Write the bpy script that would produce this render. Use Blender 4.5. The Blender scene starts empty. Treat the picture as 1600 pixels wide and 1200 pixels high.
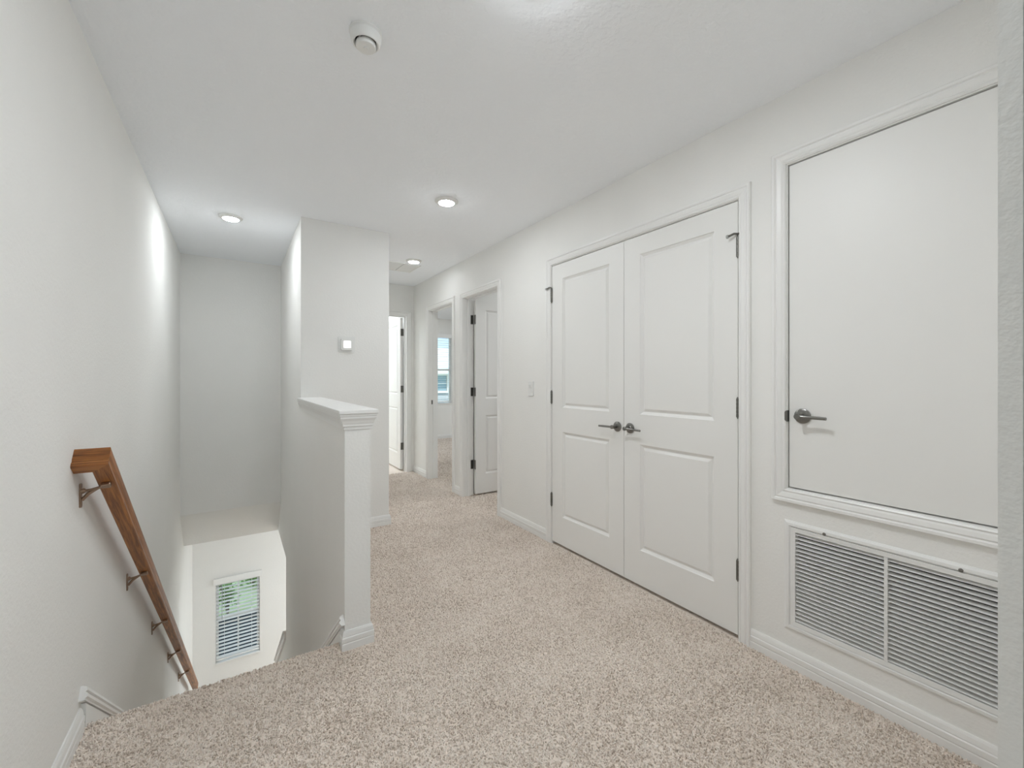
import bpy, bmesh, math, random
import numpy as np
from mathutils import Vector, Matrix

random.seed(7)
rng = np.random.default_rng(7)
scene = bpy.context.scene
COL = scene.collection
PI = math.pi

# ------------------------------------------------------------------ camera
FPX, VPX, HORIZON, CAMZ = 660.0, 368.0, 592.0, 1.215      # focal length etc. for a 1600 x 1200 frame
YAW = math.atan((800.0 - VPX) / FPX)
cd = bpy.data.cameras.new('camera')
cam = bpy.data.objects.new('camera', cd)
COL.objects.link(cam)
cam.location = (0, 0, CAMZ)
cam.rotation_euler = (PI / 2, 0, -YAW)
cd.sensor_fit = 'HORIZONTAL'
cd.sensor_width = 36.0
cd.lens = 36.0 * FPX / 1600.0
cd.shift_y = -(600.0 - HORIZON) / 1600.0
cd.clip_start = 0.02
scene.camera = cam

# ------------------------------------------------------------------ sky, sun, exposure
world = bpy.data.worlds.new('sky')
scene.world = world
world.use_nodes = True
wn = world.node_tree
bg = wn.nodes['Background']
bg.inputs[0].default_value = (0.60, 0.80, 1.0, 1)
bg.inputs[1].default_value = 1.25
sd = bpy.data.lights.new('sun', 'SUN')
sd.energy = 2.5
sd.angle = 0.01
sd.color = (1.0, 0.96, 0.88)
sun = bpy.data.objects.new('sun', sd)
COL.objects.link(sun)
sun.rotation_euler = (math.radians(42), 0, math.radians(4))

scene.view_settings.view_transform = 'Standard'
scene.view_settings.look = 'None'
scene.view_settings.exposure = 0.29
scene.view_settings.gamma = 1.0
scene.view_settings.use_curve_mapping = False
scene.cycles.max_bounces = 10
scene.cycles.diffuse_bounces = 8
scene.cycles.transparent_max_bounces = 16
LAMPC = (0.91, 0.952, 0.985)
LAMP = 400.0          # radiance of the recessed lamps' lenses

# ------------------------------------------------------------------ main dimensions (metres)
H = 2.44              # ceiling
FZ = -0.01            # upper floor
XL = -0.452           # left wall face
XR = 1.975            # right wall face
XS0, XS1 = 0.413, 0.527   # half wall / stair side wall faces
XH = 1.08             # hall side face of the thermostat block
YT = 3.54             # thermostat wall face
YB = 5.215            # far upper stair wall
YE = 5.39             # hall end wall
YN = 2.09             # top stair nosing
YW = 6.65             # window wall downstairs
ZL = -2.91            # lower floor
ZLC = -0.53           # lower ceiling
YBED = 8.0            # bedroom far wall
WT = 0.114            # wall thickness
YBK = -2.6            # wall behind the camera


# ------------------------------------------------------------------ materials
def new_mat(name):
    m = bpy.data.materials.new(name)
    m.use_nodes = True
    nt = m.node_tree
    b = nt.nodes['Principled BSDF']
    return m, nt, b


def plain(name, col, rough=0.5, metal=0.0, spec=0.5):
    m, nt, b = new_mat(name)
    b.inputs['Base Color'].default_value = (*col, 1)
    b.inputs['Roughness'].default_value = rough
    b.inputs['Metallic'].default_value = metal
    b.inputs['Specular IOR Level'].default_value = spec
    return m


def bumpy(name, col, rough, scale, dist, strength, detail=2.0, var=0.02, knock=False):
    """painted plaster: object-space noise relief, a trace of tonal variation"""
    m, nt, b = new_mat(name)
    N, L = nt.nodes, nt.links
    tc = N.new('ShaderNodeTexCoord')
    n1 = N.new('ShaderNodeTexNoise')
    n1.inputs['Scale'].default_value = scale
    n1.inputs['Detail'].default_value = detail
    L.new(tc.outputs['Object'], n1.inputs['Vector'])
    src = n1.outputs['Fac']
    if knock:
        r = N.new('ShaderNodeValToRGB')
        r.color_ramp.elements[0].position = 0.44
        r.color_ramp.elements[1].position = 0.58
        L.new(src, r.inputs['Fac'])
        src = r.outputs['Color']
    bp = N.new('ShaderNodeBump')
    bp.inputs['Distance'].default_value = dist
    bp.inputs['Strength'].default_value = strength
    L.new(src, bp.inputs['Height'])
    L.new(bp.outputs['Normal'], b.inputs['Normal'])
    n2 = N.new('ShaderNodeTexNoise')
    n2.inputs['Scale'].default_value = 3.0
    L.new(tc.outputs['Object'], n2.inputs['Vector'])
    mx = N.new('ShaderNodeMix')
    mx.data_type = 'RGBA'
    mx.inputs['A'].default_value = (*[c * (1 - var) for c in col], 1)
    mx.inputs['B'].default_value = (*[min(1, c * (1 + var)) for c in col], 1)
    L.new(n2.outputs['Fac'], mx.inputs['Factor'])
    L.new(mx.outputs['Result'], b.inputs['Base Color'])
    b.inputs['Roughness'].default_value = rough
    b.inputs['Specular IOR Level'].default_value = 0.0      # flat paint
    return m


def wood(name, axis):
    m, nt, b = new_mat(name)
    N, L = nt.nodes, nt.links
    tc = N.new('ShaderNodeTexCoord')
    mp = N.new('ShaderNodeMapping')
    s = [60.0, 60.0, 60.0]
    s[axis] = 3.0
    mp.inputs['Scale'].default_value = s
    L.new(tc.outputs['Object'], mp.inputs['Vector'])
    n1 = N.new('ShaderNodeTexNoise')
    n1.inputs['Scale'].default_value = 1.6
    n1.inputs['Detail'].default_value = 6
    n1.inputs['Roughness'].default_value = 0.65
    n1.inputs['Distortion'].default_value = 0.6
    L.new(mp.outputs['Vector'], n1.inputs['Vector'])
    r = N.new('ShaderNodeValToRGB')
    e = r.color_ramp.elements
    e[0].position, e[0].color = 0.32, (0.11, 0.033, 0.008, 1)
    e[1].position, e[1].color = 0.68, (0.50, 0.205, 0.048, 1)
    k = r.color_ramp.elements.new(0.5)
    k.color = (0.30, 0.107, 0.024, 1)
    L.new(n1.outputs['Fac'], r.inputs['Fac'])
    L.new(r.outputs['Color'], b.inputs['Base Color'])
    bp = N.new('ShaderNodeBump')
    bp.inputs['Distance'].default_value = 0.001
    bp.inputs['Strength'].default_value = 0.3
    L.new(n1.outputs['Fac'], bp.inputs['Height'])
    L.new(bp.outputs['Normal'], b.inputs['Normal'])
    b.inputs['Roughness'].default_value = 0.42
    return m


def carpet_mat(name, per_tuft):
    m, nt, b = new_mat(name)
    N, L = nt.nodes, nt.links
    tc = N.new('ShaderNodeTexCoord')
    r = N.new('ShaderNodeValToRGB')
    e = r.color_ramp.elements
    e[0].position, e[0].color = 0.0, (0.58, 0.48, 0.395, 1)
    e[1].position, e[1].color = 1.0, (0.97, 0.89, 0.81, 1)
    k = r.color_ramp.elements.new(0.45)
    k.color = (0.86, 0.755, 0.665, 1)
    # soft larger patches from traffic and vacuuming
    n2 = N.new('ShaderNodeTexNoise')
    n2.inputs['Scale'].default_value = 4.0
    n2.inputs['Detail'].default_value = 3.0
    L.new(tc.outputs['Object'], n2.inputs['Vector'])
    if per_tuft:
        g = N.new('ShaderNodeNewGeometry')
        src = g.outputs['Random Per Island']
    else:
        v = N.new('ShaderNodeTexNoise')
        v.inputs['Scale'].default_value = 130
        v.inputs['Detail'].default_value = 2
        L.new(tc.outputs['Object'], v.inputs['Vector'])
        src = v.outputs['Fac']
        bp = N.new('ShaderNodeBump')
        bp.inputs['Distance'].default_value = 0.006
        bp.inputs['Strength'].default_value = 0.8
        L.new(src, bp.inputs['Height'])
        L.new(bp.outputs['Normal'], b.inputs['Normal'])
    mr = N.new('ShaderNodeMapRange')
    mr.inputs['From Min'].default_value = 0.3
    mr.inputs['From Max'].default_value = 0.7
    mr.inputs['To Min'].default_value = -0.13
    mr.inputs['To Max'].default_value = 0.13
    L.new(n2.outputs['Fac'], mr.inputs['Value'])
    ad = N.new('ShaderNodeMath')
    L.new(src, ad.inputs[0])
    L.new(mr.outputs['Result'], ad.inputs[1])
    L.new(ad.outputs[0], r.inputs['Fac'])
    L.new(r.outputs['Color'], b.inputs['Base Color'])
    b.inputs['Roughness'].default_value = 0.95
    b.inputs['Specular IOR Level'].default_value = 0.1
    b.inputs['Sheen Weight'].default_value = 0.15
    return m


def emit(name, col, s):
    m, nt, b = new_mat(name)
    b.inputs['Base Color'].default_value = (0.8, 0.8, 0.8, 1)
    b.inputs['Emission Color'].default_value = (*col, 1)
    b.inputs['Emission Strength'].default_value = s
    return m


def glass_mat():
    m = bpy.data.materials.new('window_glass')
    m.use_nodes = True
    nt = m.node_tree
    nt.nodes.clear()
    N, L = nt.nodes, nt.links
    out = N.new('ShaderNodeOutputMaterial')
    tr = N.new('ShaderNodeBsdfTransparent')
    tr.inputs[0].default_value = (0.93, 0.96, 0.96, 1)
    gl = N.new('ShaderNodeBsdfGlossy')
    gl.inputs['Roughness'].default_value = 0.02
    fr = N.new('ShaderNodeFresnel')
    fr.inputs[0].default_value = 1.3
    mx = N.new('ShaderNodeMixShader')
    L.new(fr.outputs[0], mx.inputs[0])
    L.new(tr.outputs[0], mx.inputs[1])
    L.new(gl.outputs[0], mx.inputs[2])
    L.new(mx.outputs[0], out.inputs[0])
    return m


WALLC = (0.872, 0.866, 0.842)
M = {
    'wall': bumpy('wall_paint', WALLC, 0.7, 85, 0.005, 0.25),
    'ceil': bumpy('ceiling_knockdown', (0.938, 0.957, 0.988), 0.85, 40, 0.003, 0.22, detail=3, knock=True),
    'trim': plain('trim_white', (0.865, 0.86, 0.842), 0.35),
    'door': plain('door_white', (0.85, 0.844, 0.822), 0.42),
    'carpet': carpet_mat('carpet_backing', False),
    'pile': carpet_mat('carpet_yarn', True),
    'nickel': plain('satin_nickel', (0.24, 0.235, 0.222), 0.28, 1.0),
    'hinge': plain('hinge_nickel', (0.20, 0.195, 0.18), 0.38, 1.0),
    'bracket': plain('antique_brass', (0.34, 0.24, 0.175), 0.35, 1.0),
    'dark': plain('gap_shade', (0.015, 0.015, 0.015), 0.9),  # near-black colour stands in for shade behind gaps
    'plastic': plain('white_plastic', (0.82, 0.82, 0.80), 0.4),
    'grey_plastic': plain('grey_plastic', (0.40, 0.40, 0.40), 0.5),
    'metal_white': plain('grille_white', (0.84, 0.84, 0.825), 0.42),
    'blind': plain('blind_white', (0.88, 0.88, 0.87), 0.45),
    'rubber': plain('rubber', (0.5, 0.5, 0.48), 0.7),
    'oak_y': wood('oak_long', 1),
    'oak_x': wood('oak_cross', 0),
    'lens': emit('lamp_lens', LAMPC, LAMP),
    'lens_stair': emit('lamp_lens_stair', LAMPC, LAMP * 0.44),
    'lens_hall': emit('lamp_lens_hall', LAMPC, LAMP * 0.16),
    'lens_closet': emit('lamp_lens_closet', LAMPC, LAMP * 0.45),
    'lens_landing': emit('lamp_lens_landing', LAMPC, LAMP * 1.0),
    'lens_added': emit('lamp_lens_added', (0.85, 0.935, 1.0), LAMP * 1.7),  # for unseen lamps added to brighten other rooms
    'screen': emit('lit_screen', (1.0, 1.0, 1.0), 0.6),
    'glass': glass_mat(),
    'lawn': bumpy('lawn_grass', (0.66, 0.70, 0.40), 0.9, 30, 0.02, 0.6, var=0.35),
    'asphalt': bumpy('dark_pavement', (0.035, 0.045, 0.055), 0.7, 80, 0.004, 0.5, var=0.2),
    'bark': bumpy('bark', (0.22, 0.17, 0.13), 0.9, 40, 0.01, 0.6, var=0.3),
    'leaf': bumpy('leaf_green', (0.26, 0.40, 0.13), 0.55, 6, 0.001, 0.1, var=0.45),
    'siding': plain('grey_siding', (0.50, 0.52, 0.55), 0.7),
    'roof': bumpy('pale_roof_tiles', (0.80, 0.77, 0.75), 0.8, 12, 0.01, 0.4, var=0.06),
    'pane_dark': plain('house_glass', (0.30, 0.42, 0.47), 0.08),
}


# ------------------------------------------------------------------ mesh helpers
class MB:
    def __init__(s):
        s.v, s.f = [], []

    def quadmesh(s, vs, fs):
        o = len(s.v)
        s.v += [tuple(p) for p in vs]
        s.f += [tuple(i + o for i in f) for f in fs]
        return s

    def box(s, x0, x1, y0, y1, z0, z1):
        vs = [(x, y, z) for x in (x0, x1) for y in (y0, y1) for z in (z0, z1)]
        return s.quadmesh(vs, [(0, 1, 3, 2), (4, 6, 7, 5), (0, 4, 5, 1), (2, 3, 7, 6), (0, 2, 6, 4), (1, 5, 7, 3)])

    def prism(s, poly, mapf, w0, w1):
        """closed 2-D polygon extruded between w0 and w1"""
        n = len(poly)
        vs = [mapf(p[0], p[1], w0) for p in poly] + [mapf(p[0], p[1], w1) for p in poly]
        fs = [(i, (i + 1) % n, n + (i + 1) % n, n + i) for i in range(n)]
        fs += [tuple(range(n)), tuple(range(n, 2 * n))]
        return s.quadmesh(vs, fs)

    def lathe(s, prof, n=32, mapf=lambda x, y, z: (x, y, z)):
        """profile [(r, z)] turned about the z axis, ends closed by fans"""
        vs = []
        for r, z in prof:
            for k in range(n):
                a = 2 * PI * k / n
                vs.append(mapf(r * math.cos(a), r * math.sin(a), z))
        fs = []
        for i in range(len(prof) - 1):
            for k in range(n):
                fs.append((i * n + k, i * n + (k + 1) % n, (i + 1) * n + (k + 1) % n, (i + 1) * n + k))
        fs += [tuple(range(n)), tuple(range((len(prof) - 1) * n, len(prof) * n))]
        return s.quadmesh(vs, fs)

    def tube(s, pts, rad, n=10):
        pts = [Vector(p) for p in pts]
        rads = rad if isinstance(rad, (list, tuple)) else [rad] * len(pts)
        vs, fs = [], []
        up = Vector((0, 0, 1))
        for i, p in enumerate(pts):
            d = (pts[min(i + 1, len(pts) - 1)] - pts[max(i - 1, 0)]).normalized()
            a = d.cross(up if abs(d.z) < 0.95 else Vector((1, 0, 0))).normalized()
            b = a.cross(d).normalized()
            for k in range(n):
                t = 2 * PI * k / n
                vs.append(p + (a * math.cos(t) + b * math.sin(t)) * rads[i])
        for i in range(len(pts) - 1):
            for k in range(n):
                fs.append((i * n + k, i * n + (k + 1) % n, (i + 1) * n + (k + 1) % n, (i + 1) * n + k))
        fs += [tuple(range(n)), tuple(range((len(pts) - 1) * n, len(pts) * n))]
        return s.quadmesh(vs, fs)

    def sweep(s, path, prof, mapf, side=1, closed=False, segs=None):
        """profile [(offset, w)] carried along a 2-D path with mitred corners"""
        n = len(path)
        P = [Vector(p) for p in path]
        nor = []
        for i in range(n if closed else n - 1):
            d = (P[(i + 1) % n] - P[i]).normalized()
            nor.append(Vector((-d.y, d.x)) * side)
        rings = []
        for i in range(n):
            if closed:
                a, b = nor[i - 1], nor[i]
            else:
                a = nor[i - 1] if i > 0 else nor[0]
                b = nor[i] if i < n - 1 else nor[-1]
            m = (a + b) / (1 + a.dot(b))
            rings.append([mapf(P[i].x + m.x * o, P[i].y + m.y * o, w) for o, w in prof])
        k = len(prof)
        idx = list(range(n)) if segs is None else list(range(segs[0], segs[1] + 1))
        vs = [v for i in idx for v in rings[i]]
        fs = []
        cnt = len(idx)
        for i in range(cnt if closed else cnt - 1):
            j = (i + 1) % cnt
            for q in range(k):
                fs.append((i * k + q, i * k + (q + 1) % k, j * k + (q + 1) % k, j * k + q))
        if not closed:
            fs += [tuple(range(k)), tuple(range((cnt - 1) * k, cnt * k))]
        return s.quadmesh(vs, fs)

    def gridwall(s, us, vs_, holes, mapf, w0, w1):
        """slab between w0 and w1 with rectangular holes [(u0,u1,v0,v1)]"""
        U = sorted(set([us[0], us[1]] + [h for a in holes for h in a[:2] if us[0] < h < us[1]]))
        V = sorted(set([vs_[0], vs_[1]] + [h for a in holes for h in a[2:] if vs_[0] < h < vs_[1]]))

        def solid(i, j):
            if i < 0 or j < 0 or i >= len(U) - 1 or j >= len(V) - 1:
                return False
            cu, cv = (U[i] + U[i + 1]) / 2, (V[j] + V[j + 1]) / 2
            return not any(a[0] < cu < a[1] and a[2] < cv < a[3] for a in holes)
        for i in range(len(U) - 1):
            for j in range(len(V) - 1):
                if not solid(i, j):
                    continue
                a, b, c, d = U[i], U[i + 1], V[j], V[j + 1]
                for w in (w0, w1):
                    s.quadmesh([mapf(a, c, w), mapf(b, c, w), mapf(b, d, w), mapf(a, d, w)], [(0, 1, 2, 3)])
                if not solid(i - 1, j):
                    s.quadmesh([mapf(a, c, w0), mapf(a, d, w0), mapf(a, d, w1), mapf(a, c, w1)], [(0, 1, 2, 3)])
                if not solid(i + 1, j):
                    s.quadmesh([mapf(b, c, w0), mapf(b, d, w0), mapf(b, d, w1), mapf(b, c, w1)], [(0, 1, 2, 3)])
                if not solid(i, j - 1):
                    s.quadmesh([mapf(a, c, w0), mapf(b, c, w0), mapf(b, c, w1), mapf(a, c, w1)], [(0, 1, 2, 3)])
                if not solid(i, j + 1):
                    s.quadmesh([mapf(a, d, w0), mapf(b, d, w0), mapf(b, d, w1), mapf(a, d, w1)], [(0, 1, 2, 3)])
        return s

    def build(s, name, mat, parent=None, smooth=False, bevel=0.0, seg=2):
        bm = bmesh.new()
        bv = [bm.verts.new(p) for p in s.v]
        for f in s.f:
            try:
                bm.faces.new([bv[i] for i in f])
            except ValueError:
                pass
        bmesh.ops.remove_doubles(bm, verts=bm.verts[:], dist=1e-5)
        bmesh.ops.recalc_face_normals(bm, faces=bm.faces[:])
        if bevel > 0:
            eds = [e for e in bm.edges if len(e.link_faces) == 2 and e.calc_face_angle(0) > 0.5]
            bmesh.ops.bevel(bm, geom=eds, offset=bevel, segments=seg, affect='EDGES', profile=0.5, clamp_overlap=True)
        me = bpy.data.meshes.new(name)
        bm.to_mesh(me)
        bm.free()
        me.materials.append(M[mat])
        if smooth:
            me.shade_smooth()
            me.set_sharp_from_angle(angle=math.radians(38))
        o = bpy.data.objects.new(name, me)
        COL.objects.link(o)
        if parent:
            o.parent = parent
        return o


def tag(o, label, cat, group=None, kind=None):
    o['label'] = label
    o['category'] = cat
    if group:
        o['group'] = group
    if kind:
        o['kind'] = kind
    return o


def struct(o, label, cat):
    return tag(o, label, cat, kind='structure')


def empty(name, loc=(0, 0, 0), rot=(0, 0, 0)):
    e = bpy.data.objects.new(name, None)
    e.empty_display_size = 0.05
    COL.objects.link(e)
    e.location = loc
    e.rotation_euler = rot
    return e


def copy_part(o, parent, loc):
    c = o.copy()
    COL.objects.link(c)
    c.parent = parent
    c.location = loc
    return c


PX = lambda X, s=1: (lambda u, v, w: (X + s * w, u, v))      # plane X = const: u = y, v = z, w = out
PY = lambda Y, s=1: (lambda u, v, w: (u, Y + s * w, v))      # plane Y = const: u = x, v = z
PLAN = lambda Z=0.0: (lambda u, v, w: (u, v, Z + w))         # plan: u = x, v = y, w = height

# ================================================================== STRUCTURE
DD0, DD1, DDT = 1.076, 2.472, 2.055                # double closet doors
AC0, AC1, ACB, ACT = 0.20, 0.865, 0.75, 2.128      # equipment closet door
GR = (0.235, 0.842, 0.185, 0.578)                  # grille hole
D2 = (3.25, 3.935, 2.045)
D3 = (4.195, 4.865, 2.045)
JB = 0.018                                         # jamb thickness

mb = MB()
mb.gridwall((0.1, YE + WT), (-0.3, H + 0.02), [
    (DD0 - JB, DD1 + JB, -9, DDT + JB), (AC0 - JB, AC1 + JB, ACB - JB, ACT + JB), GR,
    (D2[0] - JB, D2[1] + JB, -9, D2[2] + JB), (D3[0] - JB, D3[1] + JB, -9, D3[2] + JB)], PX(XR), 0, WT)
struct(mb.build('wall_right', 'wall'), 'long off-white wall with the closet doors and grille', 'wall')

mb = MB().box(XL - WT, XL, YBK - WT, YW + WT, ZL - 0.2, H + 0.02)
struct(mb.build('wall_left', 'wall'), 'tall off-white wall carrying the wooden handrail', 'wall')

mb = MB().box(XL - WT, 5.6, YBK - WT, YBED + WT, H, H + 0.15)
struct(mb.build('ceiling', 'ceil'), 'pale textured ceiling over landing, stairs and hall', 'ceiling')

# thermostat block between stairs and hall, with the stair-side wall running on beside the flight
mb = MB().box(XS0, XH, YT, YE + WT, ZLC, H + 0.01)
struct(mb.build('wall_thermostat', 'wall'), 'full-height wall with the thermostat between stairwell and hall', 'wall')
mb = MB().box(XS0, XS1, 2.012, YT, ZL - 0.1, 1.0)
struct(mb.build('wall_half', 'wall'), 'low half wall with moulded cap beside the stairs', 'wall')
mb = MB().box(XS0, XS1, YT, 4.664, ZL - 0.1, ZLC)
struct(mb.build('wall_stair_side', 'wall'), 'stair side wall below the thermostat block', 'wall')

# far stair wall with its sloped underside
poly = [(YB, H + 0.01), (YB, -0.12), (5.56, ZLC), (YE + 0.3, ZLC), (YE + 0.3, H + 0.01)]
mb = MB().prism(poly, lambda u, v, w: (w, u, v), XL - 0.02, XS0)
struct(mb.build('wall_stair_far', 'wall'), 'far stairwell wall that slopes back above the lower window', 'wall')

# hall end wall with doorway
E0, E1, ET = 1.13, 1.875, 2.035
mb = MB().gridwall((XH - 0.02, XR + WT), (-0.3, H + 0.01), [(E0 - JB, E1 + JB, -9, ET + JB)], PY(YE), 0, WT)
struct(mb.build('wall_hall_end', 'wall'), 'short wall with the doorway at the end of the hall', 'wall')

# corner block beside the camera, and the wall behind it
mb = MB().box(0.90, XR + WT, YBK, 0.1, -0.3, H + 0.01)
mb.box(0.90, XR + 0.01, 0.0, 0.1233, -0.3, H + 0.01)
struct(mb.build('wall_near', 'wall'), 'textured grey wall edge close to the viewer by the equipment door', 'wall')
mb = MB().gridwall((XL - WT, 0.95), (-0.3, H + 0.01), [(-0.3, 0.8, 0.3, 2.2)], PY(YBK, -1), 0, WT)  # opening added for daylight from behind
struct(mb.build('wall_rear', 'wall'), 'wall with an added daylight window behind the viewer', 'wall')

# closets behind the doors and grille
mb = MB().box(2.75, 2.85, 0.0, 2.75, -0.3, H)
mb.box(XR + WT, 2.85, 0.0, 0.1, -0.3, H).box(XR + WT, 2.85, 0.93, 1.0, -0.3, H)
mb.box(XR + WT, 2.85, 2.6, 2.75, -0.3, H)  # black walls carry the closet's shade in their colour
struct(mb.build('wall_closet', 'dark'), 'closet interior coloured black for shade behind the closed doors', 'wall')

# rooms off the hall
mb = MB().box(XR + WT, 4.7, 4.02, 4.12, -0.3, H).box(4.6, 4.7, 2.75, 4.02, -0.3, H).box(2.85, 4.7, 2.65, 2.75, -0.3, H)
struct(mb.build('wall_side_room', 'wall'), 'side room wall behind the half-open hall door', 'wall')
BW = (2.86, 3.75, 0.70, 2.10)                        # bedroom window
mb = MB().gridwall((XR, 5.6), (-0.3, H + 0.01), [BW], PY(YBED), 0, WT)
mb.box(5.5, 5.6, 4.12, YBED, -0.3, H).box(4.7, 5.6, 4.02, 4.12, -0.3, H)
mb.box(XR, XR + WT, YE + WT, YBED, -0.3, H)
struct(mb.build('wall_bedroom', 'wall'), 'bedroom walls seen through the middle hall doorway', 'wall')
mb = MB().box(XS0, XR, YBED - 0.6, YBED - 0.5, -0.3, H).box(XS0 - 0.1, XS0, YE + 0.3, YBED - 0.5, -0.3, H)
struct(mb.build('wall_end_room', 'wall'), 'bright room walls beyond the hall end door', 'wall')

# lower storey
LW = (-0.214, 0.275, -2.475, -1.395)                 # lower window
mb = MB().gridwall((XL - WT, 3.2), (ZL - 0.2, ZLC + 0.1), [LW], PY(YW), 0, WT)
struct(mb.build('wall_window', 'wall'), 'bright lower wall with the small blind-covered window', 'wall')
mb = MB().box(3.1, 3.2, 2.0, YW, ZL - 0.2, ZLC).box(XS1, 3.2, 1.9, 2.0, ZL - 0.2, ZLC)
struct(mb.build('wall_lower_room', 'wall'), 'lower room walls beside the foot of the stairs', 'wall')
mb = MB().box(XH, 3.2, 1.9, YW, ZLC, ZLC + 0.1).box(XS1, XH, 1.9, YT, ZLC, ZLC + 0.1)
mb.box(XS0, XH, YE + WT, YW, ZLC, ZLC + 0.1).box(XL, XS0, 5.69, YW, ZLC, ZLC + 0.1)
struct(mb.build('ceiling_lower', 'ceil'), 'lower storey ceiling beside the foot of the stairs', 'ceiling')
mb = MB().box(XL, 3.2, 1.9, YW, ZL - 0.15, ZL)
struct(mb.build('floor_lower', 'carpet'), 'carpeted floor at the foot of the stairs', 'floor')
mb = MB().box(XL - WT, XS0, YBK, YN - 0.05, -0.35, -0.32)
struct(mb.build('ceiling_understairs', 'wall'), 'underside of the landing', 'ceiling')
# sloped knee wall at the open foot of the stairs
mb = MB().prism([(4.664, -1.29), (5.75, -2.16), (5.75, ZL), (4.664, ZL)], lambda u, v, w: (w, u, v), XS0, XS1)
struct(mb.build('wall_knee', 'wall'), 'sloped knee wall at the foot of the stairs', 'wall')

# upper floor: landing with a rounded nosing, hall and rooms
nose = [(YBK, FZ - 0.3), (YBK, FZ)]
for k in range(7):
    a = PI / 2 * k / 6
    nose.append((YN - 0.03 + 0.03 * math.sin(a), FZ - 0.03 + 0.03 * math.cos(a)))
nose += [(YN - 0.012, FZ - 0.05), (YN - 0.012, FZ - 0.3)]
mb = MB().prism(nose, lambda u, v, w: (w, u, v), XL - 0.01, XS0)
mb.box(XS0, 5.6, YBK, 2.03, FZ - 0.28, FZ)
mb.box(XS1 - 0.02, 5.6, 2.03, YE + 0.05, FZ - 0.28, FZ).box(XS0 + 0.05, 5.6, YE + 0.05, YBED, FZ - 0.28, FZ)
floor = struct(mb.build('floor', 'carpet', smooth=True), 'beige carpeted landing and hall floor', 'floor')

# the flight of carpeted steps
RISE, RUN = (FZ - ZL) / 15.0, 0.24
stairs = empty('stair_flight', (0, 0, 0))
struct(stairs, 'carpeted stair flight descending between wall and half wall', 'stairs')
for k in range(1, 15):
    y0 = YN - 0.012 + RUN * (k - 1)
    z = FZ - RISE * k
    p = [(y0, z - RISE), (y0, z)]
    for q in range(5):
        a = PI / 2 * q / 4
        p.append((y0 + RUN + 0.012 - 0.025 + 0.025 * math.sin(a), z - 0.025 + 0.025 * math.cos(a)))
    p += [(y0 + RUN, z - 0.05), (y0 + RUN, z - RISE)]
    MB().prism(p, lambda u, v, w: (w, u, v), XL, XS0).build('step', 'carpet', stairs, smooth=True)

# ------------------------------------------------------------------ carpet pile
def pile(regions):
    pts, nrm, siz = [], [], []
    for (x0, x1, y0, y1, dens, size) in regions:
        n = int((x1 - x0) * (y1 - y0) * dens)
        p = np.stack([rng.uniform(x0, x1, n), rng.uniform(y0, y1, n), np.full(n, FZ - 0.002)], 1)
        pts.append(p)
        nrm.append(np.tile([0, 0, 1.0], (n, 1)))
        siz.append(np.full(n, size))
    # around the rounded nosing and down its face
    n = int((XS0 - XL) * 0.10 * 22000)
    s = rng.uniform(0, 0.09, n)
    a = np.clip(s / 0.03, 0, PI / 2)
    drop = np.maximum(0, s - 0.03 * PI / 2)
    p = np.stack([rng.uniform(XL, XS0, n), YN - 0.03 + 0.03 * np.sin(a), FZ - 0.03 + 0.03 * np.cos(a) - drop], 1)
    pts.append(p)
    nrm.append(np.stack([np.zeros(n), np.sin(a), np.cos(a)], 1))
    siz.append(np.full(n, 0.0042))
    pts, nrm, siz = np.concatenate(pts), np.concatenate(nrm), np.concatenate(siz)
    N = len(pts)
    lean = rng.normal(0, 0.45, (N, 3))
    d = nrm + lean
    d /= np.linalg.norm(d, axis=1)[:, None]
    h = siz * rng.uniform(1.2, 2.6, N)
    ref = np.where(np.abs(d[:, :1]) < 0.8, np.array([[1.0, 0, 0]]), np.array([[0, 1.0, 0]]))
    u = np.cross(d, ref)
    u /= np.linalg.norm(u, axis=1)[:, None]
    w = np.cross(d, u)
    rot = rng.uniform(0, 2 * PI, N)
    V = np.zeros((N, 8, 3))
    for k in range(4):
        a = rot + PI / 2 * k
        V[:, k] = pts + (u * np.cos(a)[:, None] + w * np.sin(a)[:, None]) * (siz * 0.75)[:, None]
        a2 = a + 0.7
        V[:, 4 + k] = pts + d * h[:, None] + (u * np.cos(a2)[:, None] + w * np.sin(a2)[:, None]) * (siz * 0.62)[:, None]
    quads = np.array([[0, 1, 5, 4], [1, 2, 6, 5], [2, 3, 7, 6], [3, 0, 4, 7], [4, 5, 6, 7]])
    F = (np.arange(N)[:, None, None] * 8 + quads[None]).reshape(-1)
    me = bpy.data.meshes.new('carpet_pile')
    me.vertices.add(N * 8)
    me.vertices.foreach_set('co', V.reshape(-1))
    nf = N * 5
    me.loops.add(nf * 4)
    me.loops.foreach_set('vertex_index', F.astype(np.int32))
    me.polygons.add(nf)
    me.polygons.foreach_set('loop_start', (np.arange(nf) * 4).astype(np.int32))
    me.update(calc_edges=True)
    me.materials.append(M['pile'])
    o = bpy.data.objects.new('carpet_pile', me)
    COL.objects.link(o)
    return o


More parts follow.
